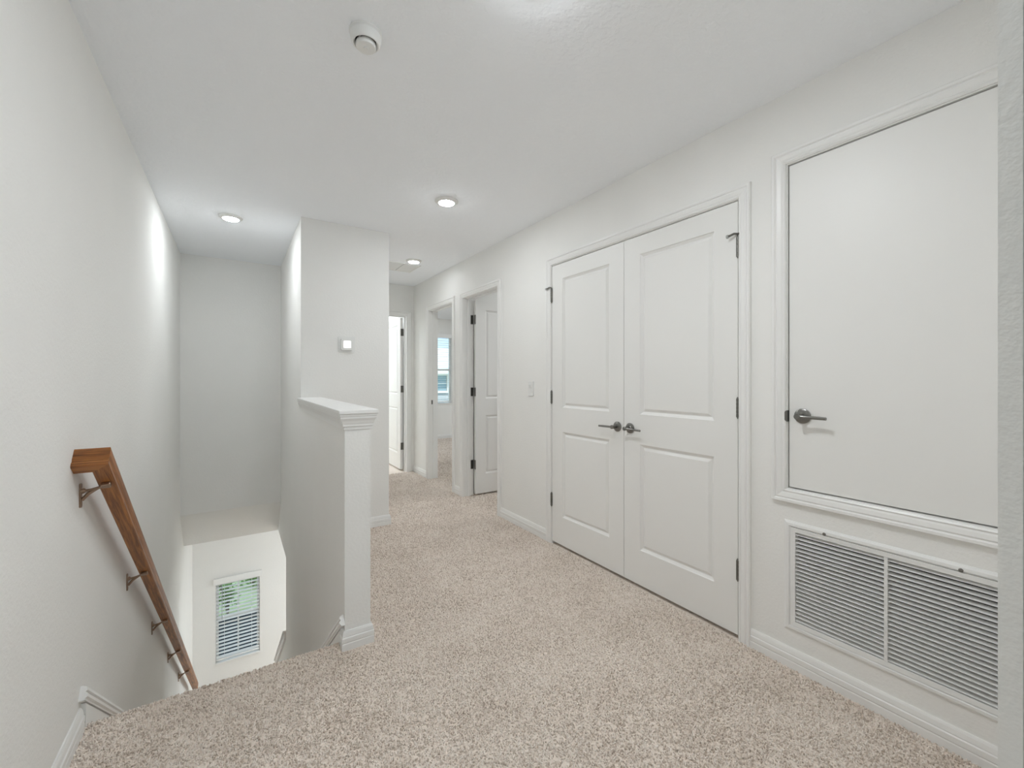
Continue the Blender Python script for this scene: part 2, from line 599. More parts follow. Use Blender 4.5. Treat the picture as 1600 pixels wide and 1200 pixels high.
cp = pile([
    (XL + 0.012, XS0, -0.3, YN - 0.03, 27000, 0.0042),
    (XS0, XR - 0.012, 0.1, 1.99, 27000, 0.0042),
    (XS1 + 0.012, XR - 0.012, 1.99, YT - 0.012, 22000, 0.0045),
    (XH + 0.012, XR - 0.012, YT - 0.012, YE, 17000, 0.005),
    (XR - 0.012, XR + WT, D2[0], D2[1], 17000, 0.005),
    (XR - 0.012, XR + WT, D3[0], D3[1], 17000, 0.005),
    (XS0, 0.9, -0.3, 0.1, 20000, 0.0042),
    (XR + WT, 3.8, 4.2, YBED - 0.012, 6000, 0.007),
    (XR + WT, 2.9, 3.1, 3.95, 9000, 0.006),
])
cp.parent = floor
cp['kind'] = 'stuff'
cp['label'] = 'short twisted beige carpet pile'

# ------------------------------------------------------------------ baseboards
BB = [(0, 0), (0.014, 0), (0.014, 0.030), (0.0115, 0.034), (0.0145, 0.038), (0.0145, 0.056),
      (0.011, 0.060), (0.012, 0.063), (0.009, 0.078), (0.005, 0.086), (0, 0.086)]
CW = 0.060   # casing width


def baseboard(name, path, side, label, mat='trim', z=FZ):
    return struct(MB().sweep(path, BB, PLAN(z), side).build(name, mat), label, 'baseboard')


baseboard('baseboard_left', [(XL, YBK), (XL, 2.04)], -1, 'white moulded baseboard along the handrail wall')
baseboard('baseboard_right', [(XR, 0.1233), (XR, DD0 - CW)], 1, 'white moulded baseboard under the return air grille')
baseboard('baseboard_switch', [(XR, DD1 + CW), (XR, D2[0] - CW)], 1, 'white baseboard under the light switch')
baseboard('baseboard_between', [(XR, D2[1] + CW), (XR, D3[0] - CW)], 1, 'short white baseboard between the two hall doorways')
baseboard('baseboard_corner', [(XR, D3[1] + CW), (XR, YE)], 1, 'short white baseboard in the far hall corner')
baseboard('baseboard_half_wall', [(XS0, 2.045), (XS0, 2.012), (XS1, 2.012), (XS1, YT), (XH, YT), (XH, YE)], 1 if False else -1,
          'white baseboard wrapping the half wall end and thermostat wall')
baseboard('baseboard_bedroom', [(XR + WT, YBED), (5.5, YBED)], -1, 'white baseboard under the bedroom window')

# ------------------------------------------------------------------ stair skirts
SL = 0.80


def skirt(name, X, s, y0, label):
    root = empty(name)
    struct(root, label, 'stair skirt')
    zt = 0.142
    y1 = 5.35
    a = Vector((1, -SL)).normalized()
    n = Vector((SL, 1)).normalized()
    # flat board
    zb = zt - 0.05 - SL * (0.015)
    p = [(y0 + 0.012, FZ - 0.34), (y0 + 0.012, zb), (y1, zb - SL * (y1 - y0)), (y1, zb - SL * (y1 - y0) - 0.36)]
    MB().prism(p, PX(X, s), 0, 0.013).build('skirt_board', 'trim', root)
    # moulded cap following the slope, square cut at the top
    A = Vector((y0 + 0.012, zt))
    L = (y1 - y0) / a.x
    prof = [(0, 0.0), (0, 0.006), (-0.006, 0.018), (-0.016, 0.020), (-0.020, 0.015), (-0.028, 0.022),
            (-0.036, 0.022), (-0.040, 0.017), (-0.046, 0.017), (-0.046, 0)]
    vs = []
    for t in (0, L):
        for off, w in prof:
            q = A + a * t + n * off
            vs.append((X + s * w, q.x, q.y))
    k = len(prof)
    fs = [(i, (i + 1) % k, k + (i + 1) % k, k + i) for i in range(k)] + [tuple(range(k)), tuple(range(k, 2 * k))]
    MB().quadmesh(vs, fs).build('skirt_cap', 'trim', root)


skirt('trim_1', XL, 1, 2.045, 'sloped white stair skirt on the handrail wall')
skirt('trim_2', XS0, -1, 2.02, 'sloped white stair skirt beside the half wall')
# knee wall cap downstairs
prof = [(XS0 - 0.03, 0.0), (XS1 + 0.03, 0.0), (XS1 + 0.03, 0.022), (XS0 - 0.03, 0.022)]
A, B_ = Vector((4.66, -1.262)), Vector((5.78, -1.262 - 1.12 * SL))
kc = empty('trim_3')
struct(kc, 'sloped white cap on the knee wall at the foot of the stairs', 'wall cap')
vs = [(x, P.x, P.y + w) for P in (A, B_) for x, w in prof]
MB().quadmesh(vs, [(0, 1, 5, 4), (1, 2, 6, 5), (2, 3, 7, 6), (3, 0, 4, 7), (0, 1, 2, 3), (4, 5, 6, 7)]).build('cap_board', 'trim', kc)
prof = [(XS0 - 0.018, -0.06), (XS0, -0.06), (XS0, 0.0), (XS0 - 0.018, 0.0)]
vs = [(x, P.x, P.y + w) for P in (A, B_) for x, w in prof]
MB().quadmesh(vs, [(0, 1, 5, 4), (1, 2, 6, 5), (2, 3, 7, 6), (3, 0, 4, 7), (0, 1, 2, 3), (4, 5, 6, 7)]).build('cap_moulding', 'trim', kc)

# ------------------------------------------------------------------ half wall cap
cap = empty('trim_4', (0, 0, 0))
struct(cap, 'white moulded cap topping the half wall by the stairs', 'wall cap')
MB().box(XS0 - 0.03, XS1 + 0.03, 2.012 - 0.03, YT, 1.056, 1.074).build('cap_board', 'trim', cap, bevel=0.003)
prof = [(0, 0.985), (0.005, 0.985), (0.005, 0.997), (0.010, 1.000), (0.010, 1.009), (0.012, 1.012), (0.016, 1.024),
        (0.022, 1.036), (0.022, 1.044), (0.025, 1.047), (0.025, 1.056), (0, 1.056)]
MB().sweep([(XS0, YT), (XS0, 2.012), (XS1, 2.012), (XS1, YT)], prof, PLAN(0), -1).build('cap_moulding', 'trim', cap)

# ------------------------------------------------------------------ casings and jambs
CAS = [(0.004, 0), (0.004, 0.009), (0.010, 0.013), (0.016, 0.010), (0.022, 0.013), (0.036, 0.016), (0.042, 0.013),
       (0.047, 0.018), (0.056, 0.018), (0.060, 0.013), (0.060, 0)]
CAS = [(o * CW / 0.060, w) for o, w in CAS]
JAMB = [(0, 0.002), (JB, 0.002), (JB, -WT), (0, -WT), (0, -0.078), (-0.010, -0.078), (-0.010, -0.046), (0, -0.046)]
JAMBP = [(0, 0.002), (JB, 0.002), (JB, -WT), (0, -WT), (0, -0.06), (-0.010, -0.06), (-0.010, -0.042), (0, -0.042)]


def doorway(name, u0, u1, top, mapf, label, jamb=JAMB, bot=FZ - 0.01):
    root = empty(name)
    struct(root, label, 'door casing')
    path = [(u0, bot), (u0, top), (u1, top), (u1, bot)]
    for i, nm in enumerate(('side_casing', 'head_casing', 'side_casing')):
        MB().sweep(path, CAS, mapf, 1, segs=(i, i + 1)).build(nm, 'trim', root)
    for i, nm in enumerate(('side_jamb', 'head_jamb', 'side_jamb')):
        MB().sweep(path, jamb, mapf, 1, segs=(i, i + 1)).build(nm, 'trim', root)
    return root


WR = PX(XR, -1)
doorway('trim_5', DD0, DD1, DDT, WR, 'white casing around the double closet doors', JAMBP)
doorway('trim_6', D2[0], D2[1], D2[2], WR, 'white casing of the hall doorway with the open panelled door')
t7 = doorway('trim_7', D3[0], D3[1], D3[2], WR, 'white casing of the doorway into the bedroom with window')
doorway('trim_8', E0, E1, ET, PY(YE, -1), 'white casing of the doorway at the hall end')
MB().box(XR + 0.03, XR + 0.058, D3[1] - 0.006, D3[1] + 0.001, 0.905, 0.955).build('strike_plate', 'hinge', t7)
MB().tube([(XR + 0.062, D3[1] - 0.003, 0.912), (XR + 0.062, D3[1] - 0.003, 0.948)], 0.007).build('strike_lip', 'hinge', t7)

t9 = empty('trim_9')
struct(t9, 'white four-sided casing around the plain equipment door', 'door casing')
path = [(AC0, ACB), (AC0, ACT), (AC1, ACT), (AC1, ACB)]
for i, nm in enumerate(('side_casing', 'head_casing', 'side_casing', 'sill_casing')):
    pth = path[i:] + path[:i]
    # use the closed ring, keep one side of it
    full = MB().sweep(path, CAS, WR, 1, closed=True)
    k = len(CAS)
    seg = MB()
    j = (i + 1) % 4
    vs = full.v[i * k:(i + 1) * k] + full.v[j * k:(j + 1) * k]
    seg.quadmesh(vs, [(q, (q + 1) % k, k + (q + 1) % k, k + q) for q in range(k)] + [tuple(range(k)), tuple(range(k, 2 * k))])
    seg.build(nm, 'trim', t9)
MB().sweep(path, [(0, 0.002), (JB, 0.002), (JB, -WT), (0, -WT), (0, -0.06), (-0.01, -0.06), (-0.01, -0.044), (0, -0.044)], WR, 1,
           closed=True).build('jamb', 'trim', t9)
MB().prism([(AC1 - 0.001, 1.033), (AC1 + 0.006, 1.037), (AC1 + 0.010, 1.047), (AC1 + 0.010, 1.067), (AC1 + 0.006, 1.077), (AC1 - 0.001, 1.081)],
           WR, -0.01, 0.0115).build('strike_plate', 'hinge', t9)

# ------------------------------------------------------------------ doors
LT = 0.035   # leaf thickness


def lever(parent, x, z, s, side, name='handle', L=0.112):
    """rose, neck and lever; s = lever direction along local x, side = +1 front (y=0), -1 back"""
    h = empty(name)
    h.parent = parent
    y0 = 0.0 if side > 0 else -LT
    mp = lambda a, b, c: (x + a, y0 + side * c, z + b)
    MB().lathe([(0.029, 0), (0.031, 0.002), (0.031, 0.006), (0.027, 0.009), (0.014, 0.010), (0.012, 0.012)], 32, mp).build('rose', 'nickel', h, smooth=True)
    MB().lathe([(0.0095, 0.009), (0.0095, 0.040), (0.012, 0.046), (0.012, 0.056), (0.010, 0.058)], 20, mp).build('neck', 'nickel', h, smooth=True)
    pts = []
    for k in range(9):
        t = k / 8.0
        pts.append((x + s * (0.004 + (L - 0.004) * t), y0 + side * (0.050 - 0.004 * math.sin(t * PI)), z - 0.002 * t))
    MB().tube(pts, [0.0085] + [0.0068] * 6 + [0.0062, 0.0062], 12).build('lever', 'nickel', h, smooth=True)
    return h


def hinge(parent, x, z0, z1, y=0.004, stop=0, plate=0, mat='hinge'):
    """barrel at local (x, y), with an optional pin stop pointing along local x"""
    h = empty('hinge')
    h.parent = parent
    mb = MB()
    n = 5
    for k in range(n):
        a, b = z0 + (z1 - z0) * k / n, z0 + (z1 - z0) * (k + 1) / n
        mb.lathe([(0.0072, a + 0.0006), (0.0082, a + 0.0012), (0.0082, b - 0.0012), (0.0072, b - 0.0006)], 14, lambda p, q, r: (x + p, y + q, r))
    mb.lathe([(0.004, z0 - 0.006), (0.005, z0 - 0.004), (0.004, z0), (0.004, z1), (0.006, z1 + 0.002), (0.004, z1 + 0.006)], 12, lambda p, q, r: (x + p, y + q, r))
    mb.build('barrel', mat, h, smooth=True)
    if plate:
        pl = MB()
        if plate == 1:      # plates seen on jamb and leaf edge, door standing open
            pl.box(x - 0.034, x - 0.003, -LT + 0.003, -LT + 0.005, z0, z1)
        pl.build('leaf_plate', mat, h)
    if stop:
        st = MB()
        st.tube([(x, y, z1 + 0.004), (x, y + 0.004, z1 + 0.012), (x + stop * 0.012, y + 0.012, z1 + 0.014), (x + stop * 0.034, y + 0.02, z1 + 0.006)], 0.0055, 8)
        st.tube([(x, y, z1 + 0.006), (x - stop * 0.008, y + 0.010, z1 + 0.012)], 0.0035, 8)
        st.build('stop_arm', mat, h, smooth=True)
        MB().lathe([(0.0065, 0), (0.009, 0.003), (0.009, 0.009), (0.006, 0.011)], 12,
                   lambda p, q, r: (x + stop * 0.034 + stop * r, y + 0.02 + p, z1 + 0.006 + q)).build('bumper', 'rubber', h, smooth=True)
    return h


def panel_door(name, label, loc, rz, W, Ht, s, pans, front_back=True, holes_z=None):
    """leaf in local space: x from 0 to s*W, front face y = 0, back y = -LT"""
    root = empty(name, loc, (0, 0, rz))
    struct(root, label, 'door')
    m = lambda u, v, w: (s * u, w, v)
    MB().gridwall((0, W), (0, Ht), pans, m, -LT, 0).build('frame', 'door', root)
    for (u0, u1, v0, v1) in pans:
        pb = MB()
        for side in (1, -1):
            base = 0.0 if side > 0 else -LT
            rings = []
            for ins, dep in ((0, 0), (0.003, 0.0045), (0.015, 0.0125), (0.019, 0.0125), (0.032, 0.0040), (0.034, 0.0032)):
                rings.append([m(u0 + ins, v0 + ins, base - side * dep), m(u1 - ins, v0 + ins, base - side * dep),
                              m(u1 - ins, v1 - ins, base - side * dep), m(u0 + ins, v1 - ins, base - side * dep)])
            vs = [p for r in rings for p in r]
            fs = []
            for i in range(len(rings) - 1):
                for q in range(4):
                    fs.append((i * 4 + q, i * 4 + (q + 1) % 4, (i + 1) * 4 + (q + 1) % 4, (i + 1) * 4 + q))
            e = (len(rings) - 1) * 4
            fs.append((e, e + 1, e + 2, e + 3))
            pb.quadmesh(vs, fs)
        pb.build('panel', 'door', root)
    return root


LW_ = 0.690
DBOT = 0.012
ZP = [(0.215 - DBOT, 0.832 - DBOT), (1.008 - DBOT, 1.942 - DBOT)]


def std_pans(W, st=0.118):
    return [(st, W - st, a, b) for a, b in ZP]


HZ = [(0.272, 0.366), (1.034, 1.124), (1.787, 1.882)]
# closet pair: hinge lines at DD0 and DD1, closing at the middle
meet = (DD0 + DD1) / 2
Wl = meet - DD0 - 0.005
dr = panel_door('door_1', 'white two-panel closet door leaf beside the equipment door', (XR - 0.001, DD0 + 0.003, DBOT), PI / 2, Wl, DDT - 0.005 - DBOT, 1, std_pans(Wl))
dl = panel_door('door_2', 'white two-panel closet door leaf beside the light switch', (XR - 0.001, DD1 - 0.003, DBOT), PI / 2, Wl, DDT - 0.005 - DBOT, -1, std_pans(Wl))
lever(dr, Wl - 0.048, 0.921 - DBOT, -1, 1)
lever(dl, -(Wl - 0.048), 0.921 - DBOT, 1, 1)
for i, (a, b) in enumerate(HZ):
    hinge(dr, -0.003, a - DBOT, b - DBOT, stop=1 if i == 2 else 0)
    hinge(dl, 0.003, a - DBOT, b - DBOT, stop=1 if i == 2 else 0)

# hall door standing open into the side room (leaf at right angles to the hall wall)
W2 = 0.665
d2 = panel_door('door_3', 'white panelled hall door standing open into the side room', (XR + WT + 0.008, D2[1] - 0.006, DBOT), 0, W2, D2[2] - 0.008 - DBOT, 1, std_pans(W2))
lever(d2, W2 - 0.06, 0.921 - DBOT, -1, -1)
for a, b in HZ:
    h = empty('hinge')
    h.parent = d2
    MB().tube([(-0.006, -LT - 0.0, a - DBOT), (-0.006, -LT, b - DBOT)], 0.0062, 12).build('barrel', 'hinge', h, smooth=True)
    MB().box(-0.0005, 0.0015, -LT + 0.001, -0.004, a - DBOT, b - DBOT).build('leaf_plate', 'hinge', h)
    MB().box(-0.046, -0.008, 0.0035, 0.006, a - DBOT, b - DBOT).build('jamb_plate', 'hinge', h)

# hall end door, open into the bright end room
W4 = 0.72
d4 = panel_door('door_4', 'brightly lit panelled door open at the hall end', (E1 - 0.043, YE + WT + 0.006, DBOT), PI / 2, W4, ET - 0.008 - DBOT, 1, std_pans(W4))
lever(d4, W4 - 0.06, 0.921 - DBOT, -1, 1)
for a, b in HZ:
    h = empty('hinge')
    h.parent = d4
    MB().tube([(-0.006, -LT - 0.004, a - DBOT), (-0.006, -LT - 0.004, b - DBOT)], 0.0062, 12).build('barrel', 'hinge', h, smooth=True)
    MB().box(-0.0015, 0.0005, -LT + 0.001, -0.004, a - DBOT, b - DBOT).build('leaf_plate', 'hinge', h)

# plain equipment door above the grille
ad = empty('door_5', (XR + 0.004, AC1 - 0.004, ACB + 0.005), (0, 0, PI / 2))
struct(ad, 'plain flush equipment door set high above the grille', 'door')
MB().box(-(AC1 - AC0 - 0.008), 0, -LT, 0, 0, ACT - ACB - 0.010).build('leaf', 'door', ad, bevel=0.0012, seg=1)
lever(ad, -0.052, 1.060 - ACB - 0.005, -1, 1, L=0.100)

# ------------------------------------------------------------------ return air grille
g = empty('return_air_grille', (XR, (GR[0] + GR[1]) / 2, (GR[2] + GR[3]) / 2))
tag(g, 'white louvred return air grille low on the wall under the equipment door', 'grille')
gm = lambda u, v, w: (-w, u, v)
gw, gh = (GR[1] - GR[0]) / 2, (GR[3] - GR[2]) / 2
fr = [(-gw, -gh), (-gw, gh), (gw, gh), (gw, -gh)]
# outer flange and inner door frame
MB().sweep(fr, [(0.011, 0), (0.011, 0.004), (0.016, 0.009), (0.026, 0.008), (0.034, 0.003), (0.036, 0)], gm, 1, closed=True).build('outer_frame', 'metal_white', g)
MB().sweep(fr, [(-0.008, -0.02), (-0.008, 0.007), (0.0095, 0.008), (0.0095, 0.0), (0.0095, -0.02)], gm, 1, closed=True).build('inner_frame', 'metal_white', g)
MB().box(0.02, 0.024, -gw - 0.03, gw + 0.03, -gh - 0.03, gh + 0.03).build('plenum_shade', 'dark', g)  # near-black sheet for the shade of the plenum behind the blades
MB().box(-0.006, 0.018, -0.005, 0.005, -gh + 0.006, gh - 0.006).build('mullion', 'metal_white', g)
NS = 23
pitch = (2 * gh - 0.016) / NS
sl = MB()
half = (gw - 0.008 - 0.005)
c0 = 0.0
# blade: outer edge low, inner edge high, seen from above and outside
P = [(-0.004, -0.0048), (0.0125, 0.0018), (0.0120, 0.0030), (-0.0048, -0.0036)]
sl.prism(P, lambda u, v, w: (u, w, v), -half / 2, half / 2)
first = None
for sd_ in (-1, 1):
    for k in range(NS):
        loc = (0, sd_ * (0.005 + half / 2), -gh + 0.008 + pitch * (k + 0.5))
        if first is None:
            first = sl.build('slat', 'metal_white', g)
            first.location = loc
        else:
            copy_part(first, g, loc)
for yy in (-0.19, 0.19):
    MB().lathe([(0.006, 0.0), (0.006, 0.004), (0.004, 0.006)], 14, lambda p, q, r, yy=yy: (-0.006 - r, yy + p, gh + 0.017 + q)).build('latch_screw', 'hinge', g, smooth=True)

# ------------------------------------------------------------------ light switch
s = empty('light_switch', (XR, 2.735, 1.137))
tag(s, 'white rocker light switch on the wall beside the closet doors', 'switch')
MB().box(-0.009, 0, -0.036, 0.036, -0.058, 0.058).build('plate', 'plastic', s, bevel=0.003)
MB().box(-0.011, -0.004, -0.018, 0.018, -0.035, 0.035).build('bezel', 'plastic', s, bevel=0.001, seg=1)
MB().prism([(-0.031, 0.0125), (0.0, 0.011), (0.031, 0.016), (0.031, 0.003), (-0.031, 0.003)], lambda u, v, w: (-v, w, u), -0.015, 0.015).build('rocker', 'plastic', s)

# ------------------------------------------------------------------ thermostat
t = empty('thermostat', (0.740, YT, 1.488))
tag(t, 'white square thermostat with lit screen on the thermostat wall', 'thermostat')


def rrect(w, h, r, n=5):
    out = []
    for cx, cy, a0 in ((w - r, h - r, 0), (-w + r, h - r, 90), (-w + r, -h + r, 180), (w - r, -h + r, 270)):
        for k in range(n + 1):
            a = math.radians(a0 + 90 * k / n)
            out.append((cx + r * math.cos(a), cy + r * math.sin(a)))
    return out


tm = lambda u, v, w: (u, -w, v)
MB().prism(rrect(0.063, 0.063, 0.010), tm, 0, 0.007).build('wall_plate', 'plastic', t)
MB().prism(rrect(0.045, 0.045, 0.008), tm, 0.007, 0.028).build('body', 'plastic', t)
MB().prism(rrect(0.028, 0.028, 0.002), tm, 0.028, 0.0288).build('screen', 'screen', t)

# ------------------------------------------------------------------ handrail
AV = Vector((0, 1, -SL)).normalized()
tilt = math.atan2(-SL, 1.0)
hr = empty('stair_handrail', (XL, 1.988, 0.982), (tilt, 0, 0))
tag(hr, 'oak stair handrail on metal brackets along the left stair wall', 'handrail')
RP = [(-0.016, 0), (0.016, 0), (0.0215, -0.003), (0.0235, -0.009), (0.0235, -0.044), (0.0205, -0.048), (0.0205, -0.052),
      (0.0235, -0.056), (0.0235, -0.068), (0.020, -0.072), (-0.020, -0.072), (-0.0235, -0.068), (-0.0235, -0.056), (-0.0205, -0.052), (-0.0205, -0.048),
      (-0.0235, -0.044), (-0.0235, -0.009), (-0.0215, -0.003)]
RC = 0.068   # rail centre line from the wall
path = [(0.0, 0.0235), (RC, 0.0235), (RC, 5.25)]
MB().sweep(path, RP, lambda u, v, w: (u, v, w), 1, segs=(1, 2)).build('rail', 'oak_y', hr, smooth=True)
MB().sweep(path, RP, lambda u, v, w: (u, v, w), 1, segs=(0, 1)).build('wall_return', 'oak_x', hr, smooth=True)
cosT = math.cos(tilt)
ca, sa = 1 / math.sqrt(1 + SL * SL), SL / math.sqrt(1 + SL * SL)


def to_local(x, y, z):
    dy, dz = y - 1.988, z - 0.982
    return (x - XL, dy * ca - dz * sa, dy * sa + dz * ca)


for Y in (2.045, 2.80, 3.545, 4.31, 5.05):
    br = empty('bracket')
    br.parent = hr
    zu = 0.982 - SL * (Y - 1.988) - 0.072 / ca      # underside of the rail at this Y
    zp = zu - 0.022                                  # upper part of the wall plate
    m = lambda x, y, z: to_local(x, y, z)
    pl = MB()
    pl.prism(rrect(0.0085, 0.042, 0.008), lambda u, v, w: m(XL + w, Y + u, zp - 0.012 + v), 0, 0.005)
    pl.lathe([(0.010, 0), (0.010, 0.006), (0.006, 0.011)], 14, lambda p, q, r: m(XL + 0.004 + r, Y + p, zp + 0.004 + q))
    pl.build('wall_plate', 'bracket', br, smooth=True)
    ar = MB()
    ar.tube([m(XL + 0.006, Y, zp - 0.028), m(XL + 0.022, Y, zp - 0.008), m(XL + 0.046, Y, zu - 0.014), m(XL + RC - 0.012, Y, zu - 0.010), m(XL + RC, Y, zu - 0.010)],
            [0.0055, 0.0058, 0.005, 0.005, 0.005], 10)
    ar.tube([m(XL + 0.008, Y, zp + 0.002), m(XL + 0.030, Y, zu - 0.017), m(XL + 0.048, Y, zu - 0.012)], [0.005, 0.0045, 0.004], 10)
    ar.build('arm', 'bracket', br, smooth=True)
    lx, ly, lz = to_local(XL + RC, Y, zu)
    MB().box(lx - 0.013, lx + 0.013, ly - 0.012, ly + 0.012, -0.086, -0.0715).build('clip', 'bracket', br, bevel=0.003)

# ------------------------------------------------------------------ smoke detector
sm = empty('smoke_detector', (0.386, 1.535, H))
sm.scale = (0.89, 0.89, 1.0)
tag(sm, 'round white smoke detector on the landing ceiling', 'smoke detector')
MB().lathe([(0.062, 0), (0.062, -0.006), (0.058, -0.009), (0.057, -0.011), (0.059, -0.012), (0.0585, -0.024), (0.055, -0.036), (0.050, -0.041),
            (0.046, -0.041), (0.044, -0.036), (0.034, -0.026)], 48).build('housing', 'plastic', sm, smooth=True)
MB().lathe([(0.041, -0.0), (0.041, -0.030), (0.038, -0.033)], 32).build('chamber', 'dark', sm, smooth=True)
MB().lathe([(0.036, -0.030), (0.0385, -0.036), (0.0385, -0.046), (0.036, -0.050), (0.0, -0.051)], 40, lambda x, y, z: (x + 0.002, y + 0.005, z)).build('cover', 'plastic', sm, smooth=True)
MB().lathe([(0.010, -0.0505), (0.010, -0.053), (0.009, -0.054)], 20, lambda x, y, z: (x + 0.002, y + 0.005, z)).build('test_button', 'plastic', sm, smooth=True)
MB().box(-0.034, -0.027, -0.034, -0.027, -0.0425, -0.0405).build('indicator_lamp', 'grey_plastic', sm)

# ------------------------------------------------------------------ recessed lights, seen and added
LIGHTS = [
    ((-0.03, 3.84, H), 'lens_stair', 'recessed ceiling light glowing over the stairwell'),
    ((1.215, 2.68, H), 'lens_closet', 'recessed ceiling light in front of the closet doors'),
    ((1.545, 4.22, H), 'lens_hall', 'recessed ceiling light beside the ceiling vent in the hall'),
    ((0.762, 1.005, H), 'lens_landing', 'recessed landing light at the top edge of the view'),
    ((1.30, 6.55, H), 'lens_added', 'added recessed light brightening the room beyond the hall end'),  # unseen, added to brighten the end room
    ((3.40, 3.35, H), 'lens', 'added recessed light brightening the side room'),  # out of view, added to light the side room
    ((3.50, 6.20, H), 'lens_added', 'added recessed light brightening the bedroom'),  # lamp added out of view so the bedroom reads bright
    ((1.50, 4.20, ZLC), 'lens_added', 'added recessed light standing in for daylight in the lower room beside the stairs'),  # added in place of daylight downstairs
    ((2.10, 5.70, ZLC), 'lens_added', 'added recessed light standing in for daylight in the lower room near the window wall'),  # second added lamp, lifts the window wall and sloped underside
]
parts = {}
for loc, lens, lab in LIGHTS:
    r = empty('ceiling_light', loc)
    tag(r, lab, 'ceiling light', 'recessed ceiling lights')
    if lens not in parts:
        a = MB().lathe([(0.080, 0), (0.080, -0.004), (0.074, -0.010), (0.058, -0.016), (0.053, -0.017), (0.050, -0.012)], 48).build('trim_ring', 'plastic', r, smooth=True)
        b = MB().lathe([(0.0515, -0.013), (0.051, -0.0175), (0.044, -0.0205), (0.0, -0.022)], 40).build('lens', lens, r, smooth=True)
        parts[lens] = (a, b)
    else:
        for p in parts[lens]:
            copy_part(p, r, (0, 0, 0))

# ------------------------------------------------------------------ ceiling vent
v = empty('ceiling_vent', (1.50, 4.535, H))
tag(v, 'flat white two-section air vent on the hall ceiling', 'vent')
fr = [(-0.165, -0.155), (-0.165, 0.155), (0.165, 0.155), (0.165, -0.155)]
MB().sweep(fr, [(0.0, 0.0), (0.0, -0.007), (0.012, -0.007), (0.016, -0.002), (0.016, 0)], PLAN(0), 1, closed=True).build('frame', 'metal_white', v)
for x0 in (-0.163, 0.003):
    MB().box(x0, x0 + 0.160, -0.153, 0.153, -0.006, 0.0).build('face_plate', 'metal_white', v, bevel=0.001, seg=1)
MB().box(-0.165, 0.165, -0.155, 0.155, -0.002, 0.0).build('backing', 'dark', v)

# ------------------------------------------------------------------ windows with blinds
def window(name, rect, Yp, wall_label, blind_label, slats, tiltdeg):
    x0, x1, z0, z1 = rect
    root = empty(name, ((x0 + x1) / 2, Yp, z0))
    struct(root, wall_label, 'window')
    w, h = x1 - x0, z1 - z0
    a = w / 2
    yf = 0.075
    fr = [(-a, 0), (-a, h), (a, h), (a, 0)]
    m = lambda u, v, q: (u, yf - q, v)
    MB().sweep(fr, [(0, 0.02), (-0.030, 0.02), (-0.030, -0.03), (0, -0.03)], m, 1, closed=True).build('window_frame', 'trim', root)
    MB().box(-a + 0.03, a - 0.03, yf - 0.008, yf + 0.022, h * 0.5 - 0.018, h * 0.5 + 0.018).build('meeting_rail', 'trim', root)
    for z_0, z_1 in ((0.03, h * 0.5 - 0.018), (h * 0.5 + 0.018, h - 0.03)):
        MB().box(-a + 0.03, a - 0.03, yf + 0.006, yf + 0.010, z_0, z_1).build('pane', 'glass', root)
        MB().box(-0.009, 0.009, yf + 0.001, yf + 0.014, z_0, z_1).build('muntin', 'trim', root)
    MB().box(-a - 0.0, a + 0.0, -0.018, yf, -0.0, 0.020).build('window_sill', 'trim', root, bevel=0.003)
    b = empty('window_blind', ((x0 + x1) / 2, Yp, z0))
    tag(b, blind_label, 'blind')
    MB().box(-a - 0.022, a + 0.022, -0.030, -0.012, h - 0.045, h + 0.035).build('valance', 'blind', b, bevel=0.004)
    MB().box(-a + 0.004, a - 0.004, -0.010, 0.045, h - 0.045, h - 0.004).build('headrail', 'blind', b)
    zb = 0.055
    MB().box(-a + 0.008, a - 0.008, -0.008, 0.042, zb - 0.010, zb + 0.008).build('bottom_rail', 'blind', b, bevel=0.003)
    top = h - 0.06
    first = None
    for k in range(slats):
        zz = zb + 0.03 + (top - zb - 0.03) * k / (slats - 1)
        if first is None:
            first = MB().prism([(-0.024, -0.0014), (0, 0.0006), (0.024, -0.0014), (0.024, 0.0014), (0, 0.0034), (-0.024, 0.0014)],
                               lambda u, v, q: (q, u, v), -a + 0.006, a - 0.006).build('slat', 'blind', b)
            first.location = (0, 0.017, zz)
            first.rotation_euler = (math.radians(tiltdeg), 0, 0)
        else:
            c = copy_part(first, b, (0, 0.017, zz))
    for xx in ((-a * 0.62, a * 0.62) if w < 0.6 else (-a * 0.75, 0, a * 0.75)):
        for yy in (-0.009, 0.043):
            MB().box(xx - 0.0012, xx + 0.0012, yy - 0.0008, yy + 0.0008, zb, top + 0.02).build('ladder_cord', 'blind', b)
    MB().tube([(-a * 0.72, -0.012, top - h * 0.42), (-a * 0.72, -0.012, top + 0.01)], 0.0035, 8).build('tilt_wand', 'grey_plastic', b)
    return root, b


window('window_1', LW, YW, 'small lower window in the bright wall below the stairs',
       'white horizontal blind on the small lower stair window', 21, 0)
window('window_2', BW, YBED, 'bedroom window seen through the middle doorway', 'white horizontal blind on the bedroom window', 28, 0)
rw = empty('added_window', (0.25, YBK, 0.3))  # invented window, brings sun and sky in from behind
struct(rw, 'added window behind the viewer that lets daylight in', 'window')
MB().sweep([(-0.55, 0), (-0.55, 1.9), (0.55, 1.9), (0.55, 0)], [(0, 0), (-0.04, 0), (-0.04, -0.06), (0, -0.06)], lambda u, v, q: (u, -0.03 + q, v), 1, closed=True).build('window_frame', 'trim', rw)
MB().box(-0.51, 0.51, -0.062, -0.058, 0.04, 1.86).build('pane', 'glass', rw)

